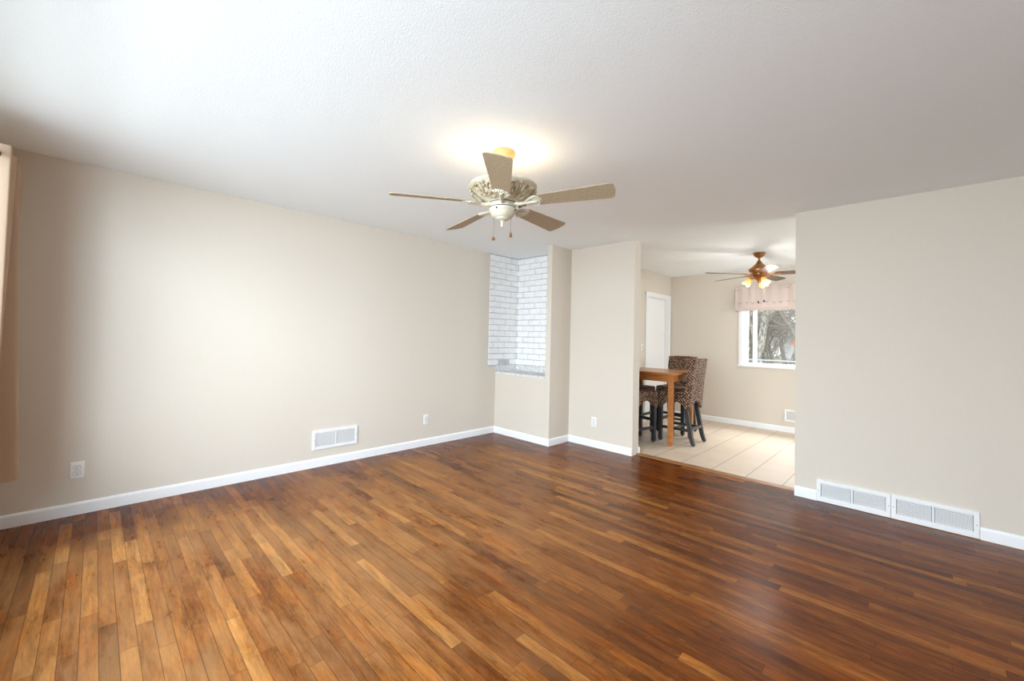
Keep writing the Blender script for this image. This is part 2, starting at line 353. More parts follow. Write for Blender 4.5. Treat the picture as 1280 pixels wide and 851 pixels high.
# painted brick in the niche: real bricks over mortar
def bricks(name, L, z1, rows, mtx, skip=None, seed=1, offx=0.0, z_of=None):
    rnd = random.Random(seed); b = MB()
    for r_ in range(rows):
        za = z1-(r_+1)*.0795; zb = za+.0705
        x = -.02-(0.107 if r_ % 2 else 0.0)-offx
        while x < L:
            xa, xb = max(x, 0)+.0045, min(x+.214, L)-.0045+(.0045 if x+.214 >= L else 0)
            if xb-xa > .02 and not (skip and skip(r_, xa, xb)):
                d = rnd.uniform(-.0018, .0018); t1, t2 = rnd.uniform(-.0016, .0016), rnd.uniform(-.0016, .0016)
                b.box(xa+rnd.uniform(-.001, .001), xb+rnd.uniform(-.001, .001), -.002, .0085+d, za+t1, zb+t2, .003, mtx)
            x += .214
    return b
# left niche wall: local x -> +y, local y -> +x
ML = Matrix(((0, 1, 0, XL), (1, 0, 0, 3.745), (0, 0, 1, 0), (0, 0, 0, 1)))
nl = struct('wall_niche_left', MB().box(XL-.12, XL+.001, 3.745, B2+.11, .895, H), 'mortar')
struct('brick_face', bricks('b', .55, H-.012, 19, ML, lambda r_, a, b_: r_ >= 18 and .12 < a < .33, 3), 'brick', nl)
MBk = Matrix(((1, 0, 0, XL), (0, -1, 0, 4.298), (0, 0, 1, 0), (0, 0, 0, 1)))
nb = struct('wall_niche_back', MB().box(XL-.1, X1, 4.297, 4.43, .7, H), 'mortar')
struct('brick_face', bricks('b', X1-.07-XL, H-.012, 19, MBk, None, 5, .07), 'brick', nb)
lg = MB().box(XL, X1-.072, B1-.001, 4.30, .80, .829)
random.seed(3)
for i in range(60):   # crumbly mortar bed along both walls and the ragged front lip of the ledge
    x = random.uniform(XL+.02, X1-.1); lg.sphere((x, 4.288+random.uniform(-.006, .004), .86+random.uniform(-.03, .03)), random.uniform(.015, .03), sc=(1.6, .45, 1), seg=8)
    if i % 2: lg.sphere((x, B1+random.uniform(-.001, .004), .824+random.uniform(-.004, .004)), random.uniform(.004, .008), sc=(2.5, .5, .7), seg=8)
    if i % 2: lg.sphere((XL+.003, random.uniform(3.93, 4.27), .86+random.uniform(-.035, .035)), random.uniform(.015, .03), sc=(.4, 1.6, 1), seg=8)
lg.box(XL-.003, XL+.006, B1, 4.298, .825, .905).box(XL, X1-.072, 4.290, 4.30, .825, .905)
struct('trim_ledge', lg, 'rough_mortar')

# baseboards with an eased top
def baseboard(name, p, q, nrm, h=.0835, t=.014):
    p, q, nrm = Vector((*p, 0)), Vector((*q, 0)), Vector((*nrm, 0)).normalized(); d = (q-p).normalized()
    prof = [(0, 0), (t, 0), (t, h*.80), (t*.82, h*.90), (t*.45, h*.97), (t*.25, h), (0, h)]
    vs = [p+nrm*a+Vector((0, 0, b)) for a, b in prof]+[q+nrm*a+Vector((0, 0, b)) for a, b in prof]; n_ = len(prof)
    fs = [tuple(range(n_)), tuple(range(n_, 2*n_))]+[(i, (i+1) % n_, n_+(i+1) % n_, n_+i) for i in range(n_)]
    return struct(name, MB().faces(vs, fs), 'trim')
baseboard('baseboard_left', (XL, YF), (XL, B1), (1, 0))
baseboard('baseboard_half', (XL, B1), (X1+.014, B1), (0, -1))
baseboard('baseboard_pillar', (X1, B1-.0), (X1, B2), (1, 0))
baseboard('baseboard_back_left', (X1, B2), (X2, B2), (0, -1))
baseboard('baseboard_back_right', (X3, B2), (-.628, B2), (0, -1))
baseboard('baseboard_back_far', (.2745, B2), (XR, B2), (0, -1))
baseboard('baseboard_right', (XR, YF), (XR, B2), (-1, 0))
baseboard('baseboard_dining_back', (XD, D), (XDR, D), (0, -1))
baseboard('baseboard_dining_left', (XD, B2+T), (XD, 6.27), (1, 0))
baseboard('baseboard_dining_front', (XD, B2+T), (X2+.012, B2+T), (0, 1))
# oak threshold strip between boards and tile
M['threshold'] = noisy('oak_threshold', srgb(120, 78, 44), srgb(168, 116, 70), 10, 0.35, 0, 0, (2, 30, 30))
th = [(0, 0), (0, .004), (.02, .010), (.045, .013), (.07, .012), (.085, .004), (.085, 0)]
struct('trim_threshold', MB().faces([(X2, B2+.085+a, b) for a, b in th]+[(X3, B2+.085+a, b) for a, b in th], [tuple(range(7)), tuple(range(7, 14))]+[(i, (i+1) % 7, 7+(i+1) % 7, 7+i) for i in range(7)]), 'threshold')

# ------------------------------------------------------------------ door on the dining room's left wall
dr = bpy.data.objects.new('door_1', None); COL.objects.link(dr); dr['kind'] = 'structure'
MB().box(XD-.10, XD-.062, 6.35, 7.13, .012, 2.022, .002).build('door_panel', 'door', dr)
fr = MB()
fr.box(XD-.001, XD+.014, 6.275, 6.345, 0, 2.10, .003).box(XD-.001, XD+.014, 7.135, 7.205, 0, 2.10, .003).box(XD-.001, XD+.0145, 6.275, 7.205, 2.03, 2.10, .003)
fr.box(XD-.12, XD+.002, 6.333, 6.352, 0, 2.04).box(XD-.12, XD+.002, 7.128, 7.147, 0, 2.04).box(XD-.12, XD+.002, 6.333, 7.147, 2.023, 2.042)
fr.box(XD-.06, XD-.025, 6.35, 6.362, 0, 2.03).box(XD-.06, XD-.025, 7.118, 7.13, 0, 2.03)
fr.build('door_frame', 'trim', dr)

# ------------------------------------------------------------------ windows
w1 = bpy.data.objects.new('window_1', None); COL.objects.link(w1); w1['kind'] = 'structure'
a0, a1, c0, c1 = DW
f = MB()   # casing on the wall face
f.box(a0-.05, a0, D-.016, D+.002, c0-.02, c1+.05, .003).box(a1, a1+.05, D-.016, D+.002, c0-.02, c1+.05, .003).box(a0-.05, a1+.05, D-.016, D+.002, c1, c1+.05, .003)
f.build('window_casing', 'trim', w1)
MB().box(a0-.065, a1+.065, D-.03, D+.118, c0-.03, c0+.004, .006).build('window_sill', 'trim', w1)
f = MB()   # jamb and vinyl frame
f.box(a0, a0+.012, D, D+.12, c0, c1).box(a1-.012, a1, D, D+.12, c0, c1).box(a0, a1, D, D+.12, c1-.012, c1)
f.box(a0+.012, a0+.062, D+.06, D+.115, c0, c1-.012, .004).box(a1-.062, a1-.012, D+.06, D+.115, c0, c1-.012, .004).box(a0+.012, a1-.012, D+.055, D+.118, c0, c0+.035, .004).box(a0+.012, a1-.012, D+.06, D+.115, c1-.06, c1-.012, .004)
f.box(-1.888, -1.838, D+.05, D+.11, c0+.03, c1-.05, .004)
f.build('window_frame', 'vinyl', w1)
MB().box(a0+.06, a1-.06, D+.085, D+.089, c0+.03, c1-.055).build('window_pane', 'glass', w1)
w2 = bpy.data.objects.new('window_2', None); COL.objects.link(w2); w2['kind'] = 'structure'
a0, a1, c0, c1 = LW
f = MB()
for (x0, x1_, z0, z1_) in ((a0, a0+.06, c0, c1), (a1-.06, a1, c0, c1), (a0, a1, c0, c0+.06), (a0, a1, c1-.06, c1), ((a0+a1)/2-.03, (a0+a1)/2+.03, c0, c1)): f.box(x0, x1_, YF-.09+(.002 if x1_-x0 > .2 else 0), YF-.03-(.002 if x1_-x0 > .2 else 0), z0+(.003 if x1_-x0 < .2 else 0), z1_-(.003 if x1_-x0 < .2 else 0), .004)
f.build('window_frame', 'vinyl', w2)
MB().box(a0-.02, a1+.02, YF-.118, YF+.03, c0-.03, c0+.006, .005).build('window_sill', 'trim', w2)
MB().box(a0+.05, a1-.05, YF-.062, YF-.058, c0+.05, c1-.05).build('window_pane', 'glass', w2)

w3 = bpy.data.objects.new('window_3_added', None); COL.objects.link(w3); w3['kind'] = 'structure'  # unseen window, added to let more light into the dining room
f = MB()
for (y0, y1_, z0, z1_) in ((KW[0], KW[0]+.05, KW[2], KW[3]), (KW[1]-.05, KW[1], KW[2], KW[3]), (KW[0], KW[1], KW[2], KW[2]+.05), (KW[0], KW[1], KW[3]-.05, KW[3]), (5.57, 5.63, KW[2], KW[3])): f.box(XDR+.03, XDR+.09, y0, y1_, z0, z1_, .004)
f.build('window_frame', 'vinyl', w3)
MB().box(XDR+.058, XDR+.062, KW[0]+.04, KW[1]-.04, KW[2]+.04, KW[3]-.04).build('window_pane', 'glass', w3)

# ------------------------------------------------------------------ outlets, switch, registers
# local frame of wall fittings: x along the wall (viewer's right), y out of the wall (towards the room is -y), z up
def wallmtx(side, pos, z):
    if side == 'left': return Vector((XL, pos, z)), R(90)     # faces +x
    if side == 'dleft': return Vector((XD, pos, z)), R(90)
    if side == 'back': return Vector((pos, B2, z)), 0          # faces -y
    if side == 'dback': return Vector((pos, D, z)), 0
def outlet(side, pos, z, label):
    loc, rz = wallmtx(side, pos, z)
    t = thing('wall_outlet', label, 'outlet', loc, rz, 'white duplex wall outlets')
    MB().box(-.035, .035, -.006, 0, -.0575, .0575, .003).build('cover_plate', 'plate', t, True)
    for s in (-1, 1):
        poly = []
        for k in range(28):
            a = 2*PI*k/28; x, y = .0172*math.cos(a), .0172*math.sin(a); poly.append((x, max(-.0135, min(.0135, y))))
        rc = MB().prism(poly, 0, .0085, Matrix.Translation((0, 0, s*.0195)) @ Matrix.Rotation(R(90), 4, 'X')).build('receptacle', 'plate', t)
        MB().box(-.0075, -.0052, -.0092, -.008, s*.0195-.0005, s*.0195+.0085).box(.0052, .0075, -.0092, -.008, s*.0195+.0008, s*.0195+.0078).lathe([(.0027, 0), (.0027, .0012)], 10, Matrix.Translation((0, -.008, s*.0195-.0072)) @ Matrix.Rotation(R(90), 4, 'X')).build('slots', 'dark', rc)
        # dark hairline around each receptacle
        ring = [(.0183*math.cos(2*PI*k/28), -.0062, s*.0195+max(-.0146, min(.0146, .0183*math.sin(2*PI*k/28)))) for k in range(29)]
        MB().tube(ring, .0007, 5).build('joint_line', 'duct', rc)
    MB().lathe([(.003, 0), (.003, .0012), (.001, .002)], 10, Matrix.Translation((0, -.006, 0)) @ Matrix.Rotation(R(90), 4, 'X')).build('screw', 'plate', t)
    return t
outlet('left', -.051, .305, 'white duplex outlet on the left wall beside the beige curtain')
outlet('left', 2.788, .307, 'white duplex outlet on the left wall between the vent and the half wall')
outlet('back', -2.819, .302, 'white duplex outlet on the short back wall beside the dining room opening')

sw_loc, sw_rz = wallmtx('dleft', 6.165, 1.19)
t = thing('light_switch', 'white toggle light switch plate on the wall beside the white door', 'switch', sw_loc, sw_rz)
MB().box(-.035, .035, -.006, 0, -.0575, .0575, .003).build('cover_plate', 'plate', t, True)
MB().box(-.0055, .0055, -.0068, -.0055, -.0125, .0125).build('toggle_slot', 'dark', t)
MB().box(-.004, .004, -.019, -.006, -.001, .010, .0015, Matrix.Rotation(R(-14), 4, 'X')).build('toggle', 'plate', t)

def register(side, x0, x1, z0, z1, name, label, group=None, nsl=9, fw=.026, depth=.013, bias=0.0, mid=True):
    loc, rz = wallmtx(side, (x0+x1)/2, z0); w = (x1-x0)/2; h = z1-z0
    t = thing(name, label, 'vent', loc, rz, group)
    f = MB(); mw = .012
    zb = fw*(1+bias)
    f.box(-w, -w+fw, -depth, 0, 0, h, .002).box(w-fw, w, -depth, 0, 0, h, .002).box(-w+fw-.002, w-fw+.002, -depth, 0, 0, zb, .002).box(-w+fw-.002, w-fw+.002, -depth, 0, h-fw, h, .002)
    if mid: f.box(-mw/2, mw/2, -depth+.001, 0, zb-.002, h-fw+.002, .001)
    f.build('frame', 'metal_white', t)
    MB().box(-w+.01, w-.01, -.0015, -.0005, .01, h-.01).build('backing', 'louvre_back', t)
    banks = ((-w+fw, -mw/2), (mw/2, w-fw)) if mid else ((-w+fw, w-fw),)
    for (xa, xb) in banks:
        b = MB(); p = (h-fw-zb)/nsl
        for i in range(nsl):
            zc = zb+p*(i+.5)
            b.box(xa+.003, xb-.003, -.0008, .0008, -p*.40, p*.40, 0, Matrix.Translation((0, -.0075, zc)) @ Matrix.Rotation(R(20), 4, 'X'))
            b.box(xa+.003, xb-.003, -.0075, -.0015, p*.30, p*.38, 0, Matrix.Translation((0, 0, zc)))
        b.build('louvres', 'metal_white', t)
    for s in (-1, 1):
        MB().lathe([(.0035, 0), (.0035, .001), (.0015, .0018)], 10, Matrix.Translation((s*(w-fw*.45), -depth, h*.5)) @ Matrix.Rotation(R(90), 4, 'X')).build('screw', 'screw', t)
    return t
register('left', 1.508, 1.951, .167, .352, 'wall_register', 'white louvred wall vent low on the left wall above the baseboard', None, 12)
register('back', -.627, -.172, .002, .178, 'return_grille', 'white return air grille at floor level, the unit nearer the dining opening', 'return air grilles', 10, .028, .015, .35)
register('back', -.170, .273, .002, .181, 'return_grille', 'white return air grille at floor level, the unit further from the dining opening', 'return air grilles', 10, .028, .015, .35)
register('dback', -1.446, -1.10, .160, .334, 'wall_register', 'white wall vent under the dining room window, partly behind the wall end', None, 10)

# ------------------------------------------------------------------ ceiling fan of the living room
def blade_poly(r0, r1, w0, w1, rc=.028, n=6):
    pts = []
    pts += [(r0, -w0*.72), (r0+.02, -w0)]
    for k in range(n+1): a = -PI/2+PI/2*k/n; pts.append((r1-rc+rc*math.cos(a), -w1+rc+rc*math.sin(a)))
    mid = [(r1+.006, 0)]
    pts += mid
    for k in range(n+1): a = PI/2*k/n; pts.append((r1-rc+rc*math.cos(a), w1-rc+rc*math.sin(a)))
    pts += [(r0+.02, w0), (r0, w0*.72)]
    return pts
FX, FY = -1.835, 1.743
fan = thing('ceiling_fan', 'cream antique style ceiling fan with five tan blades over the oak floor', 'ceiling fan', (FX, FY, H))
MB().lathe([(.066, 0), (.07, -.006), (.069, -.02), (.062, -.04), (.05, -.055), (.035, -.066), (.022, -.072), (.0185, -.09)], 36).build('canopy', 'canopy_uplit', fan, True)
MB().lathe([(.014, -.07), (.014, -.16)], 20).build('downrod', 'cream', fan, True)
# bowl-shaped motor housing, open on top where the lamps shine up
MB().lathe([(.026, -.145), (.05, -.15), (.055, -.16), (.055, -.235), (.19, -.222), (.203, -.215), (.209, -.219), (.207, -.228), (.196, -.236), (.188, -.243), (.176, -.262), (.155, -.285), (.125, -.305), (.098, -.318), (.088, -.322), (.086, -.328)], 56, cap=False).build('motor_housing', 'cream', fan, True)
house = [o for o in children(fan) if o.name.startswith('motor_housing')][0]
def bowl_pt(az, s):   # s 0 (rim) .. 1 (neck) on the outside of the bowl
    P = [(.196, -.236), (.188, -.243), (.176, -.262), (.155, -.285), (.125, -.305), (.098, -.318)]
    q = s*(len(P)-1); i = min(int(q), len(P)-2); f_ = q-i; r = P[i][0]*(1-f_)+P[i+1][0]*f_; z = P[i][1]*(1-f_)+P[i+1][1]*f_
    return Vector((r*math.cos(az), r*math.sin(az), z))
random.seed(11)
for k in range(5):     # five groups of acanthus scrolls in relief
    b = MB(); a0 = 2*PI*k/5+R(-118.15+36)
    for sgn in (-1, 1):
        pts = []
        for i in range(26):       # spiral scroll
            tt = i/25; ang = sgn*tt*PI*2.6; rr = .5*(1-tt)+.10
            pts.append(bowl_pt(a0+sgn*.24+rr*.30*math.cos(ang)*sgn, min(1, max(0, .45+rr*.75*math.sin(ang)))))
        pts = [p*1.03+Vector((0, 0, -.002)) for p in pts]
        b.tube(pts, [.0105*(1-.5*i/25) for i in range(26)], 8)
        b.sphere(bowl_pt(a0+sgn*.24, .45)*1.03, .012, sc=(1, 1, .8), seg=10)
        for j in range(5):     # leaf lobes along the scroll
            aa = a0+sgn*(.08+.085*j); ss = .82-.14*j+(.06 if j % 2 else 0)
            p0 = bowl_pt(aa, min(1, max(0, ss)))*1.02; p1 = bowl_pt(aa+sgn*.09, min(1, max(0, ss-.3)))*1.05
            b.tube([p0, (p0+p1)/2*1.02, p1], [.004, .011, .003], 7)
    for j in range(4): b.sphere(bowl_pt(a0, .12+.25*j)*1.025, .0125-.0018*j, sc=(1, 1, .9), seg=10)
    b.build('scroll_relief', 'antique', house, True)
# rings, switch cup and finial
MB().lathe([(.086, -.318), (.086, -.328), (.078, -.33), (.074, -.34), (.074, -.345), (.079, -.346), (.079, -.351)], 44).build('neck_ring', 'cream', fan, True)
MB().lathe([(.0755, -.323), (.0885, -.325), (.0885, -.3275), (.0755, -.329)], 44).lathe([(.07, -.349), (.0805, -.351), (.0805, -.3535), (.07, -.355)], 44).build('dark_gap_ring', 'black', fan, True)
cup = MB().lathe([(.075, -.354), (.083, -.356), (.085, -.363), (.083, -.372), (.077, -.378), (.072, -.392), (.062, -.405), (.05, -.413), (.043, -.415), (.042, -.42), (.03, -.426), (.018, -.43)], 44).build('switch_cup', 'cream', fan, True)
for k in range(4):
    a = R(-70+90*k); MB().sphere((.0835*math.cos(a), .0835*math.sin(a), -.371), .0055, seg=10).build('switch_hole', 'dark', cup, True)
MB().lathe([(.02, -.426), (.016, -.432), (.010, -.438), (.0085, -.452), (.010, -.456), (.0095, -.462), (.005, -.468), (.001, -.47)], 20).build('finial', 'cream', fan, True)
tilt = Matrix.Translation((0, 0, -.325)) @ Matrix.Rotation(R(2.0), 4, Vector((math.cos(R(26-90)), math.sin(R(26-90)), 0)))
ZB = Matrix.Rotation(0, 4, 'Z')
bl_me = br_me = None
for k in range(5):
    az = R(-118.15-72*k)
    mt = tilt @ Matrix.Rotation(az, 4, 'Z') @ Matrix.Rotation(R(-14), 4, 'X')
    if k == 0:
        bl = MB().prism(blade_poly(.2, .672, .052, .073), -.003, .003); bmesh.ops.bevel(bl.bm, geom=[e for e in bl.bm.edges if abs(e.verts[0].co.z-e.verts[1].co.z) < 1e-6], offset=.0015, segments=1, affect='EDGES')
        o = bl.build('blade', 'blade', fan); bl_me = o.data
        b = MB()
        b.tube([(.075, 0, -.004), (.11, 0, -.012), (.15, 0, -.012), (.19, 0, -.008), (.22, 0, -.007)], [.016, .012, .0105, .012, .014], 10)
        for s in (-1, 1): b.tube([(.135, 0, -.010), (.165, s*.022, -.007), (.195, s*.042, -.006), (.215, s*.048, -.006)], [.006, .008, .008, .006], 8)
        pl = [(.175, -.03), (.2, -.05)]
        for j in range(9):      # scalloped shell edge
            yy = -.05+.1*j/8; xx = .245-.03*abs(yy/.05)**2; pl.append((xx+(.008 if j % 2 else 0), yy))
        pl += [(.2, .05), (.175, .03)]
        b.prism(pl, -.008, -.003)
        for j in range(7): yy = -.042+.084*j/6; b.tube([(.19, yy*.55, -.009), (.238-.028*abs(yy/.05)**2, yy, -.009)], [.003, .0055], 6)
        q = b.build('blade_bracket', 'cream', o, True); br_me = q.data
    else:
        o = bpy.data.objects.new('blade', bl_me); COL.objects.link(o); o.parent = fan
        q = bpy.data.objects.new('blade_bracket', br_me); COL.objects.link(q); q.parent = o
    o.matrix_local = mt
view_az = math.atan2(FY, FX)
for s, zlen in ((-1, -.535), (1, -.512)):
    off = Vector((math.cos(view_az-PI/2), math.sin(view_az-PI/2), 0))*.053*s
    pc = MB().tube([off+Vector((0, 0, -.39)), off+Vector((0, 0, zlen))], .0012, 6).build('pull_chain', 'chain', fan)
    fb = MB()
    if s < 0: fb.sphere(off+Vector((0, 0, zlen-.008)), .0105, seg=14)
    else: fb.lathe([(.003, .012), (.006, .008), (.0075, -.004), (.0085, -.014), (.005, -.018)], 14, Matrix.Translation(off+Vector((0, 0, zlen))))
    fb.build('chain_fob', 'fobwood', pc, True)
for k in range(3): a = 2*PI*k/3+.4; MB().sphere((.125*math.cos(a), .125*math.sin(a), -.205), .02, seg=12).build('uplight_bulb', 'bulb_warm', fan, True)
l = bpy.data.lights.new('fan_uplight', 'POINT'); l.energy = 1.3; l.color = (1, .84, .66); l.shadow_soft_size = .05
for k in range(2):
    lo = bpy.data.objects.new('fan_uplight', l); COL.objects.link(lo); lo.parent = fan; a = PI*k+1.2; lo.location = (.12*math.cos(a), .12*math.sin(a), -.205)

# ------------------------------------------------------------------ ceiling fan of the dining room
f2 = thing('ceiling_fan', 'antique brass ceiling fan with dark blades and lit tulip shades by the dining window', 'ceiling fan', (-1.46, 5.88, H))
MB().lathe([(.07, 0), (.072, -.006), (.066, -.012), (.062, -.03), (.045, -.05), (.025, -.062), (.015, -.066)], 32).build('canopy', 'brass', f2, True)
MB().lathe([(.0125, -.06), (.0125, -.12)], 16).build('downrod', 'brass', f2, True)
MB().lathe([(.014, -.098), (.022, -.105), (.03, -.12), (.045, -.145), (.07, -.165), (.074, -.168), (.074, -.174), (.095, -.185), (.114, -.205), (.117, -.22), (.11, -.238), (.085, -.252), (.07, -.258), (.07, -.285), (.05, -.29)], 40).build('motor_housing', 'brass', f2, True)
MB().lathe([(.07, -.288), (.064, -.30), (.06, -.318), (.045, -.335), (.03, -.345), (.022, -.36), (.018, -.375), (.01, -.384), (.002, -.386)], 32).build('light_fitter', 'brass', f2, True)
for k in range(5):
    az = R(225+72*k); mt = Matrix.Translation((0, 0, -.272)) @ Matrix.Rotation(az, 4, 'Z') @ Matrix.Rotation(R(-12), 4, 'X')
    if k == 0:
        bl = MB().prism(blade_poly(.17, .66, .05, .066), -.003, .003).build('blade', 'darkblade', f2); b2m = bl.data
        br = MB().tube([(.065, 0, 0), (.12, 0, -.012), (.18, 0, -.006)], [.012, .01, .01], 8)
        br.prism([(.15, -.02), (.20, -.042), (.235, -.02), (.225, 0), (.235, .02), (.20, .042), (.15, .02)], -.008, -.003)
        br = br.build('blade_bracket', 'brass', bl, True); br2m = br.data
    else:
        bl = bpy.data.objects.new('blade', b2m); COL.objects.link(bl); bl.parent = f2
        br = bpy.data.objects.new('blade_bracket', br2m); COL.objects.link(br); br.parent = bl
    bl.matrix_local = mt
for k, az in enumerate((204, 312, 84)):
    a = R(az); out = Vector((math.cos(a), math.sin(a), 0)); p0 = out*.045+Vector((0, 0, -.315)); p1 = out*.085+Vector((0, 0, -.325))
    ax = (out*.62+Vector((0, 0, -.78))).normalized(); q = Vector((0, 0, 1)).rotation_difference(ax).to_matrix().to_4x4(); mt = Matrix.Translation(p1) @ q
    sh = MB(); seg = 30; prof = [(.016, 0), (.02, .007), (.028, .025), (.035, .046), (.038, .066), (.043, .085), (.051, .098)]
    vs, fs = [], []
    for i, (r_, z) in enumerate(prof):
        for j in range(seg):
            w = 2*PI*j/seg; fl = (i/(len(prof)-1))**2; vs.append((r_*math.cos(w)*(1+.06*fl*math.cos(5*w)), r_*math.sin(w)*(1+.06*fl*math.cos(5*w)), z+.007*fl*math.cos(5*w)))
    for i in range(len(prof)-1):
        for j in range(seg): fs.append((i*seg+j, i*seg+(j+1) % seg, (i+1)*seg+(j+1) % seg, (i+1)*seg+j))
    sh = sh.faces(vs, fs, mt).build('lamp_shade', 'shade', f2, True)
    MB().tube([Vector((0, 0, -.31))+out*.02, p0, p1], .011, 10).lathe([(.012, -.012), (.022, -.006), (.023, .012), (.018, .016)], 20, mt).build('lamp_holder', 'brass', sh, True)
    MB().sphere((0, 0, .05), .02, mt, (1, 1, 1.25), 14).build('bulb', 'bulb', sh, True)
    l = bpy.data.lights.new('dining_lamp', 'POINT'); l.energy = 3.6; l.color = (1, .98, .96); l.shadow_soft_size = .045
    lo = bpy.data.objects.new('dining_lamp', l); COL.objects.link(lo); lo.parent = f2; lo.location = mt @ Vector((0, 0, .15))
for s, zl in ((-1, -.62), (1, -.605)):
    off = Vector((.71, .70, 0))*.035*s+Vector((.02, .02, 0))
    pc = MB().tube([off+Vector((0, 0, -.35)), off+Vector((0, 0, zl))], .0012, 6).build('pull_chain', 'chain', f2)
    MB().lathe([(.002, .014), (.006, .008), (.010, -.006), (.009, -.014), (.003, -.02)], 14, Matrix.Translation(off+Vector((0, 0, zl)))).build('chain_fob', 'dark', pc, True)

# ------------------------------------------------------------------ pub table and woven bar chairs
tb = thing('pub_table', 'tall orange-brown wooden pub table at the left of the dining room', 'table', (-2.582, 5.375, .003))
tx, tw, tz = .43, .378, .90
MB().box(-tx, tx, -tw, tw, tz-.028, tz, .004).build('tabletop', 'tablewood', tb)
ap = MB(); q = tw-.05; u = tx-.05
ap.box(-u, u, -q, -q+.02, tz-.115, tz-.028).box(-u, u, q-.02, q, tz-.115, tz-.028).box(-u, -u+.02, -q, q, tz-.115, tz-.028).box(u-.02, u, -q, q, tz-.115, tz-.028)
ap.build('apron', 'tablewood', tb)
for sx in (-1, 1):
    for sy in (-1, 1):
        cx, cy = sx*(tx-.066), sy*(tw-.066); MB().box(cx-.028, cx+.028, cy-.028, cy+.028, 0, tz-.028, .003).build('leg', 'tablewood', tb)

def make_chair(loc, rz, label):
    t = thing('bar_chair', label, 'chair', loc, rz, 'woven seagrass bar chairs around the pub table')
    w, yf, yb, zt = .205, .205, -.215, .655
    def skirt(b, p, q_, zt_, zl, za, th=.03):
        # a wall from p to q_ whose lower edge rises in an arch between the corners
        p, q_ = Vector(p), Vector(q_); d = (q_-p); L = d.length; d.normalize(); nn = Vector((d.y, -d.x)); N_ = 14; vs, fs = [], []
        for i in range(N_+1):
            u = i/N_; xx = abs(2*u-1); zz = zl if xx > .80 else za-(za-zl)*(xx/.80)**2.2
            base = p+d*L*u
            for off in (0, -th):
                for z in (zz, zt_): vs.append((base.x+nn.x*off, base.y+nn.y*off, z))
        for i in range(N_):
            a, c = i*4, (i+1)*4; fs += [(a, c, c+1, a+1), (a+2, a+3, c+3, c+2), (a, a+2, c+2, c), (a+1, c+1, c+3, a+3)]
        fs += [(0, 1, 3, 2), (N_*4, N_*4+2, N_*4+3, N_*4+1)]
        b.faces(vs, fs)
    b = MB(); zl, za = .435, .535
    e_ = .002
    skirt(b, (-w+e_, yb), (w-e_, yb), zt-.03, zl, za); skirt(b, (w, yb+e_), (w, yf-e_), zt-.031, zl-.001, za); skirt(b, (w-e_, yf), (-w+e_, yf), zt-.03, zl+.02, za); skirt(b, (-w, yf-e_), (-w, yb+e_), zt-.031, zl-.001, za)
    b.box(-w-.003, w+.003, yb-.003, yf+.006, zt-.06, zt, .022)
    b.build('seat', 'weave', t, True)
    # backrest: woven slab, leaning and a little curved
    vs, fs = [], []; NX, NZ = 8, 12
    for side in (0, 1):
        for j in range(NZ+1):
            v = j/NZ; z = .56+(1.08-.56)*v
            for i in range(NX+1):
                u = i/NX*2-1; th = .085*(1-.25*v); y = yb-.045*v-.012*v*v+(th if side else -.004)+.012*(1-u*u)*(-1)
                zz = z-(.008*abs(u)**4 if j == NZ else 0)
                vs.append((u*(w-.004), y, zz))
    S = (NX+1)*(NZ+1); idx = lambda s, j, i: s*S+j*(NX+1)+i
    for j in range(NZ):
        for i in range(NX): fs.append((idx(0, j, i), idx(0, j, i+1), idx(0, j+1, i+1), idx(0, j+1, i))); fs.append((idx(1, j, i), idx(1, j+1, i), idx(1, j+1, i+1), idx(1, j, i+1)))
        fs.append((idx(0, j, 0), idx(0, j+1, 0), idx(1, j+1, 0), idx(1, j, 0))); fs.append((idx(0, j, NX), idx(1, j, NX), idx(1, j+1, NX), idx(0, j+1, NX)))
    for i in range(NX): fs.append((idx(0, NZ, i), idx(0, NZ, i+1), idx(1, NZ, i+1), idx(1, NZ, i))); fs.append((idx(0, 0, i), idx(1, 0, i), idx(1, 0, i+1), idx(0, 0, i+1)))
    b = MB().faces(vs, fs); b.build('backrest', 'weave', t, True)
    for sx in (-1, 1):
        x = sx*(w-.03)
        def leg(pts):     # square section leg following points (x,y,z,half width)
            vs, fs = [], []
            for (a, c, z, h) in pts: vs += [(a-h, c-h, z), (a+h, c-h, z), (a+h, c+h, z), (a-h, c+h, z)]
            for i in range(len(pts)-1):
                for k in range(4): fs.append((i*4+k, i*4+(k+1) % 4, (i+1)*4+(k+1) % 4, (i+1)*4+k))
            fs += [(3, 2, 1, 0), tuple((len(pts)-1)*4+k for k in range(4))]
            return MB().faces(vs, fs)
        for front in (1, 0):
            pts = [(x, yf-.03, .012, .021), (x, yf-.03, .3, .023), (x, yf-.03, .56, .024)] if front else [(x+sx*.006, yb-.035, .012, .021), (x+sx*.003, yb-.006, .10, .022), (x, yb+.03, .28, .0235), (x-sx*.004, yb+.06, .44, .0235), (x-sx*.004, yb+.062, .56, .0235)]
            lg_ = leg(pts).build('leg', 'blackwood', t)
            MB().lathe([(.012, 0), (.013, .004), (.013, .014)], 12, Matrix.Translation((pts[0][0], pts[0][1], 0))).build('foot_glide', 'dark', lg_, True)
        MB().box(x-.012, x+.012, yb+.01, yf-.03, .165, .20, .003).build('stretcher', 'blackwood', t)
    MB().box(-w+.03, w-.03, yf-.042, yf-.018, .265, .30, .003).build('stretcher', 'blackwood', t)
    MB().box(-w+.03, w-.03, yb-.01, yb+.014, .18, .215, .003).build('stretcher', 'blackwood', t)
    MB().box(-w+.03, w-.03, -.012, .012, .17, .195, .003).build('stretcher', 'blackwood', t)
    return t
ch = make_chair((-2.265, 5.44, .003), R(90), 'woven bar chair at the open end of the table, its whole back in view')
dup(ch, (-2.52, 5.92, .003), R(180), 'woven bar chair on the far side of the table, only its back top showing')
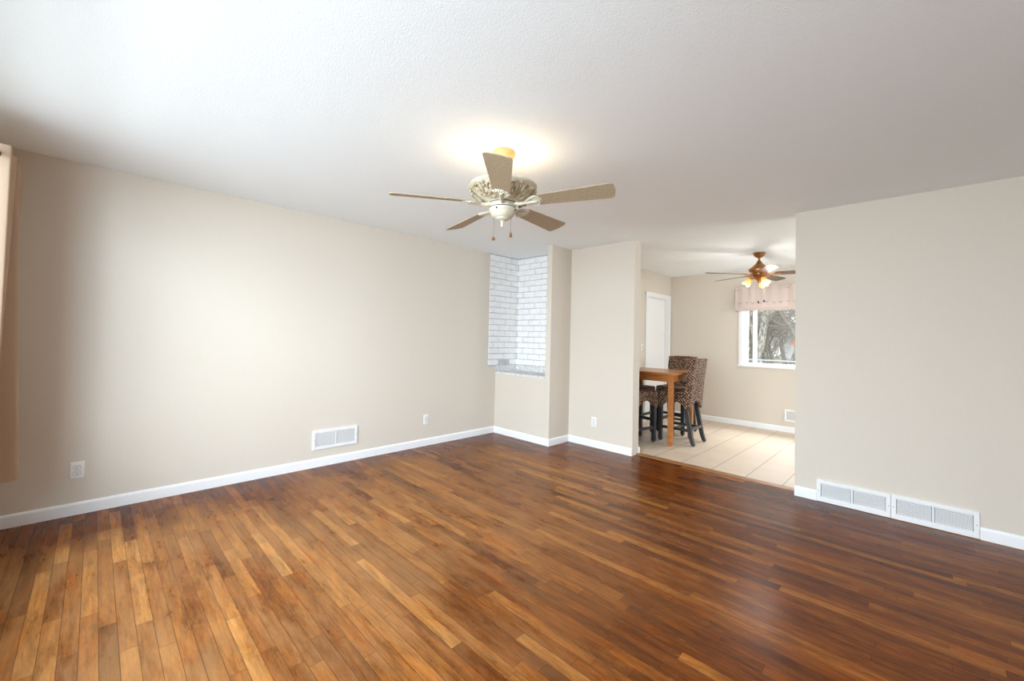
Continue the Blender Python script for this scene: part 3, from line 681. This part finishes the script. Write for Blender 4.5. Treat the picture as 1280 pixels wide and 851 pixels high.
dup(ch, (-2.665, 4.975, .003), R(-13), 'woven bar chair on the near side of the table, half behind the wall end')
dup(ch, (-2.90, 5.432, .003), R(-90), 'woven bar chair at the hidden end of the table, seen only under the tabletop')

# ------------------------------------------------------------------ curtain on its rod
def curtain():
    t = thing('curtain', 'beige grommet curtain panel hanging at the left edge of the window', 'curtain', (0, -.40, .385))
    NX = 150; NZ = 30; z0, z1 = 0.0, 1.85
    knots = [-3.955, -3.905, -3.83, -3.765, -3.69, -3.60, -3.46, -3.435, -3.41, -3.39, -3.37]    # valley, peak, valley, peak ...
    def xy(u, v):    # u along, v height 0..1
        q = u*(len(knots)-1); i = min(int(q), len(knots)-2); f_ = q-i
        x = knots[i]*(1-f_)+knots[i+1]*f_
        y = -.055*math.cos(PI*q)
        b = (1-v)**1.3
        if 4 < q < 6: y -= b*.035*math.sin(PI*(q-4)/2)
        if 2 < q < 4: y += b*.06*math.sin(PI*(q-2)/2)
        return x, y
    vs, fs = [], []
    for side in (0, 1):
        for j in range(NZ+1):
            v = j/NZ; z = z0+(z1-z0)*v
            for i in range(NX+1):
                u = i/NX; x, y = xy(u, v); x2, y2 = xy(min(1, u+.002), v); x1, y1 = xy(max(0, u-.002), v); d = Vector((x2-x1, y2-y1)).normalized(); nn = Vector((-d.y, d.x))*(.0016 if side else -.0016)
                vs.append((x+nn.x, y+nn.y, z+(.012*math.sin(u*7) if j == 0 else 0)))
    S = (NX+1)*(NZ+1)
    for s in (0, 1):
        for j in range(NZ):
            for i in range(NX):
                a = s*S+j*(NX+1)+i; fs.append((a, a+1, a+NX+2, a+NX+1) if s else (a+1, a, a+NX+1, a+NX+2))
    for j in range(NZ):
        for i in (0, NX): a = j*(NX+1)+i; fs.append((a, a+NX+1, S+a+NX+1, S+a))
    for i in range(NX):
        for j in (0, NZ): a = j*(NX+1)+i; fs.append((a, a+1, S+a+1, S+a))
    MB().faces(vs, fs).build('curtain_panel', 'curtain', t, True)
    for k in range(10):
        u = (k+.5)/10; x, y = xy(u, .97); x2, y2 = xy(u+.004, .97); d = Vector((x2-x, y2-y, 0)).normalized(); nn = Vector((-d.y, d.x, 0))
        q = Vector((0, 0, 1)).rotation_difference(nn).to_matrix().to_4x4()
        pts = [Matrix.Translation((x, y, z1-.055)) @ q @ Vector((.021*math.cos(a), .021*math.sin(a), 0)) for a in [2*PI*i/20 for i in range(21)]]
        MB().tube(pts, .0042, 8).build('grommet', 'grommet', t, True)
    return t
curtain()
rd = thing('curtain_rod', 'dark curtain rod threaded through the beige curtain on the window wall', 'curtain rod', (-2.3, -.40, 2.18))
MB().tube([(-1.74, 0, 0), (3.6, 0, 0)], .0095, 14).build('rod_tube', 'rod', rd, True)
for s in (-1.72, 3.58):
    MB().sphere((s-.02 if s < 0 else s+.02, 0, 0), .022, seg=16).build('rod_finial', 'rod', rd, True)
for s in (-1.66, 0.95, 3.45): MB().box(s-.008, s+.008, -.098, .006, -.014, -.004).box(s-.014, s+.014, -.100, -.094, -.04, .02).build('rod_bracket', 'rod', rd)

# ------------------------------------------------------------------ valance on the dining window
def valance():
    t = thing('window_valance', 'pale pink embroidered valance hanging over the dining room window', 'valance', (-1.16, D, 1.80))
    NX, NZ, W = 150, 18, .945; Zt = .375
    prof = lambda v: -.075-.012*(1-v)+(.008 if v > .9 else 0)
    vs, fs = [], []
    path = []
    for i in range(8): path.append((-W, -.004-.07*i/7, 0))
    for i in range(NX+1): path.append((-W+2*W*i/NX, -.078, i/NX))
    for i in range(8): path.append((W, -.074+.07*i/7, 1))
    P = len(path)
    for side in (0, 1):
        for j in range(NZ+1):
            v = j/NZ
            for (x, y, u) in path:
                rip = (.006*math.sin(u*88)+.004*math.sin(u*37+1))*(.35+.65*v)*(1 if -W < x < W else .3)
                yy = y+rip-(.010*(1-v) if y < -.05 else 0)+(.0016 if side else 0)+(.008*math.exp(-((v-.88)/.02)**2) if y < -.05 else 0)
                z = Zt*v+(.006*math.sin(u*60) if j == NZ else 0)+(.004*math.sin(u*52) if j == 0 else 0)
                vs.append((x, yy, z))
    S = P*(NZ+1)
    for s in (0, 1):
        for j in range(NZ):
            for i in range(P-1): a = s*S+j*P+i; fs.append((a, a+1, a+P+1, a+P) if s else (a+1, a, a+P, a+P+1))
    for j in range(NZ):
        for i in (0, P-1): a = j*P+i; fs.append((a, a+P, S+a+P, S+a))
    for i in range(P-1):
        for j in (0, NZ): a = j*P+i; fs.append((a, a+1, S+a+1, S+a))
    MB().faces(vs, fs).build('valance_cloth', 'valance', t, True)
    MB().box(-W+.002, W-.002, -.094, -.0895, .002, .045, .001).build('valance_hem', 'valance', t)
    x = -W+.07; k = 0
    while x < W-.05:
        e = MB(); s = .028 if k % 2 == 0 else .018; zc = .105+(.012 if k % 3 == 1 else 0)
        for sg in (-1, 1): e.tube([(x, -.0935, zc), (x+sg*s*.6, -.0935, zc+s*.45), (x+sg*s, -.0935, zc+s*1.1)], [.0022, .003, .0012], 6)
        e.build('embroidered_sprig', 'stitch', t)
        x += .098 if k % 2 == 0 else .085; k += 1
    return t
valance()
vr = thing('valance_rod', 'thin white curtain rod holding the pink valance at the dining window', 'curtain rod', (-1.16, D, 2.125))
MB().tube([(-.955, 0, 0), (-.955, -.05, 0), (-.945, -.062, 0), (.945, -.062, 0), (.955, -.05, 0), (.955, 0, 0)], .006, 8).build('rod_tube', 'grommet', vr, True)

# ------------------------------------------------------------------ outside the dining window
M['bark'] = noisy('grey_bark', srgb(88, 84, 78), srgb(190, 186, 178), 22, 0.9, 0, 0.8, (1, 1, .4))
M['twig'] = noisy('pale_twig_bark', srgb(120, 114, 106), srgb(186, 180, 172), 20, 0.9)
M['yard'] = noisy('winter_lawn', srgb(134, 120, 92), srgb(170, 158, 130), 3, 0.95)
M['siding'] = noisy('pale_siding', srgb(196, 198, 200), srgb(212, 213, 214), 3, 0.7)
M['roof'] = noisy('grey_shingle', srgb(110, 108, 106), srgb(140, 137, 133), 8, 0.9)
M['cedar'] = noisy('orange_cedar_boards', srgb(176, 118, 82), srgb(204, 150, 112), 6, 0.8, 0, 0, (8, 8, 1))
M['galv'] = mat('galvanised_steel', srgb(176, 182, 188), 0.4, 0.6)
struct('ground', MB().box(-40, 20, D+.3, 70, -.75, -.45), 'yard')
def tree(base, h, r, lean, seed, label, name='bare_tree', depth=5, dens=3, group='bare trees outside the window'):
    rnd = random.Random(seed)
    t = thing(name, label, 'tree', base, 0, group); tr = MB(); br = MB()
    def grow(p, d, L, rad, lev, mb):
        pts = [p]; n_ = 5; dd = d.copy()
        for i in range(n_):
            dd = (dd+Vector((rnd.gauss(0, .13), rnd.gauss(0, .13), rnd.gauss(.02, .09)))).normalized(); pts.append(pts[-1]+dd*L/n_)
        mb.tube(pts, [rad*(1-.45*i/n_) for i in range(n_+1)], 8 if lev < 2 else 4 if lev < 4 else 3)
        if lev >= depth: return
        for c_ in range(dens+(3 if lev == 0 else 1)):
            i = rnd.randint(2, n_); a = rnd.uniform(0, 2*PI); side = dd.orthogonal().normalized(); side = Matrix.Rotation(a, 3, dd) @ side
            nd = (dd*rnd.uniform(.5, 1.0)+side*rnd.uniform(.45, .9)).normalized()
            grow(pts[i], nd, L*(rnd.uniform(.34, .5) if lev == 0 else rnd.uniform(.5, .8)), rad*(.42 if lev == 0 else .5), lev+1, br)
    grow(Vector((0, 0, 0)), Vector(lean).normalized(), h*.62, r, 0, tr)
    tr.build('trunk', 'bark', t, True); br.build('branches', 'twig', t, True)
    return t
tree((-3.0, 11.6, -.5), 5.2, .12, (-.05, .1, 1), 4, 'thick grey bare tree nearest the window pane', depth=5)
tree((-2.62, 13.2, -.5), 5.0, .10, (.12, 0, 1), 9, 'grey bare tree right of the thickest trunk', depth=5)
tree((-4.1, 13.6, -.5), 5.5, .10, (-.2, .05, 1), 21, 'grey bare tree seen at the left of the window', depth=5)
tree((-4.0, 17.5, -.5), 6.5, .13, (.1, 0, 1), 33, 'bare tree further back in the yard', depth=5)
tree((-5.4, 20.5, -.5), 7, .14, (0, 0, 1), 41, 'bare tree far back at the left', depth=5)
tree((-3.9, 21.5, -.5), 7, .14, (-.1, 0, 1), 55, 'bare tree far back at the right', depth=5)
tree((-6.6, 25.5, -.5), 7, .13, (.05, 0, 1), 71, 'bare tree standing far back beyond the others', depth=5, dens=4)
tree((-5.2, 27.0, -.5), 7, .13, (-.05, 0, 1), 83, 'bare tree standing far back before the pale house', depth=5, dens=4)
for i, (x, y, s) in enumerate(((-4.6, 16, 2), (-3.55, 15.3, 3), (-5.2, 18.5, 5), (-4.5, 19.5, 6), (-4.7, 21.5, 8))):
    tree((x, y, -.5), 3.0, .05, (random.uniform(-.3, .3), 0, 1), 60+s, 'low leafless shrub in the yard beyond the fence', 'bare_shrub', 4, 5, 'leafless shrubs in the yard')
fn = thing('chain_fence', 'grey metal fence rail crossing the yard outside the dining window', 'fence', (-3.2, 10.6, -.45))
MB().tube([(-3.5, 0, 1.37), (4.0, 0, 1.37)], .024, 8).build('top_rail', 'galv', fn, True)
for i, x in enumerate((-2.3, .62, 2.9)): MB().tube([(x, 0, 0), (x, 0, 1.40)], .03, 8).build('post', 'galv', fn, True)
wire = MB()
for i in range(60):
    x = -3.4+.125*i
    wire.tube([(x, .01, .02), (x+.6, .01, 1.27)], .0022, 3); wire.tube([(x+.6, .012, .02), (x, .012, 1.27)], .0022, 3)
wire.build('wire_mesh', 'galv', fn)
sd = thing('garden_shed', 'orange-brown board shed beyond the trees at the right of the window', 'shed', (-2.6, 19.0, -.45))
MB().box(-.9, 2.4, 0, 2.2, 0, 1.75, .01).build('shed_wall', 'cedar', sd)
MB().faces([(-1.0, -.15, 1.72), (2.5, -.15, 1.72), (2.5, 2.3, 1.72), (-1.0, 2.3, 1.72), (-1.0, 1.1, 2.3), (2.5, 1.1, 2.3)], [(0, 1, 5, 4), (2, 3, 4, 5), (0, 4, 3), (1, 2, 5), (0, 3, 2, 1)]).build('shed_roof', 'cedar', sd)
hs = thing('house', 'pale neighbouring house behind the bare trees outside the window', 'house', (-9.6, 46, -.45))
MB().box(0, 9, 0, 6, 0, 2.5).build('house_wall', 'siding', hs)
MB().faces([(-.4, -.5, 2.4), (9.4, -.5, 2.4), (9.4, 6.5, 2.4), (-.4, 6.5, 2.4), (-.4, 3, 4.0), (9.4, 3, 4.0)], [(0, 1, 5, 4), (2, 3, 4, 5), (0, 4, 3), (1, 2, 5), (0, 3, 2, 1)]).build('house_roof', 'roof', hs)
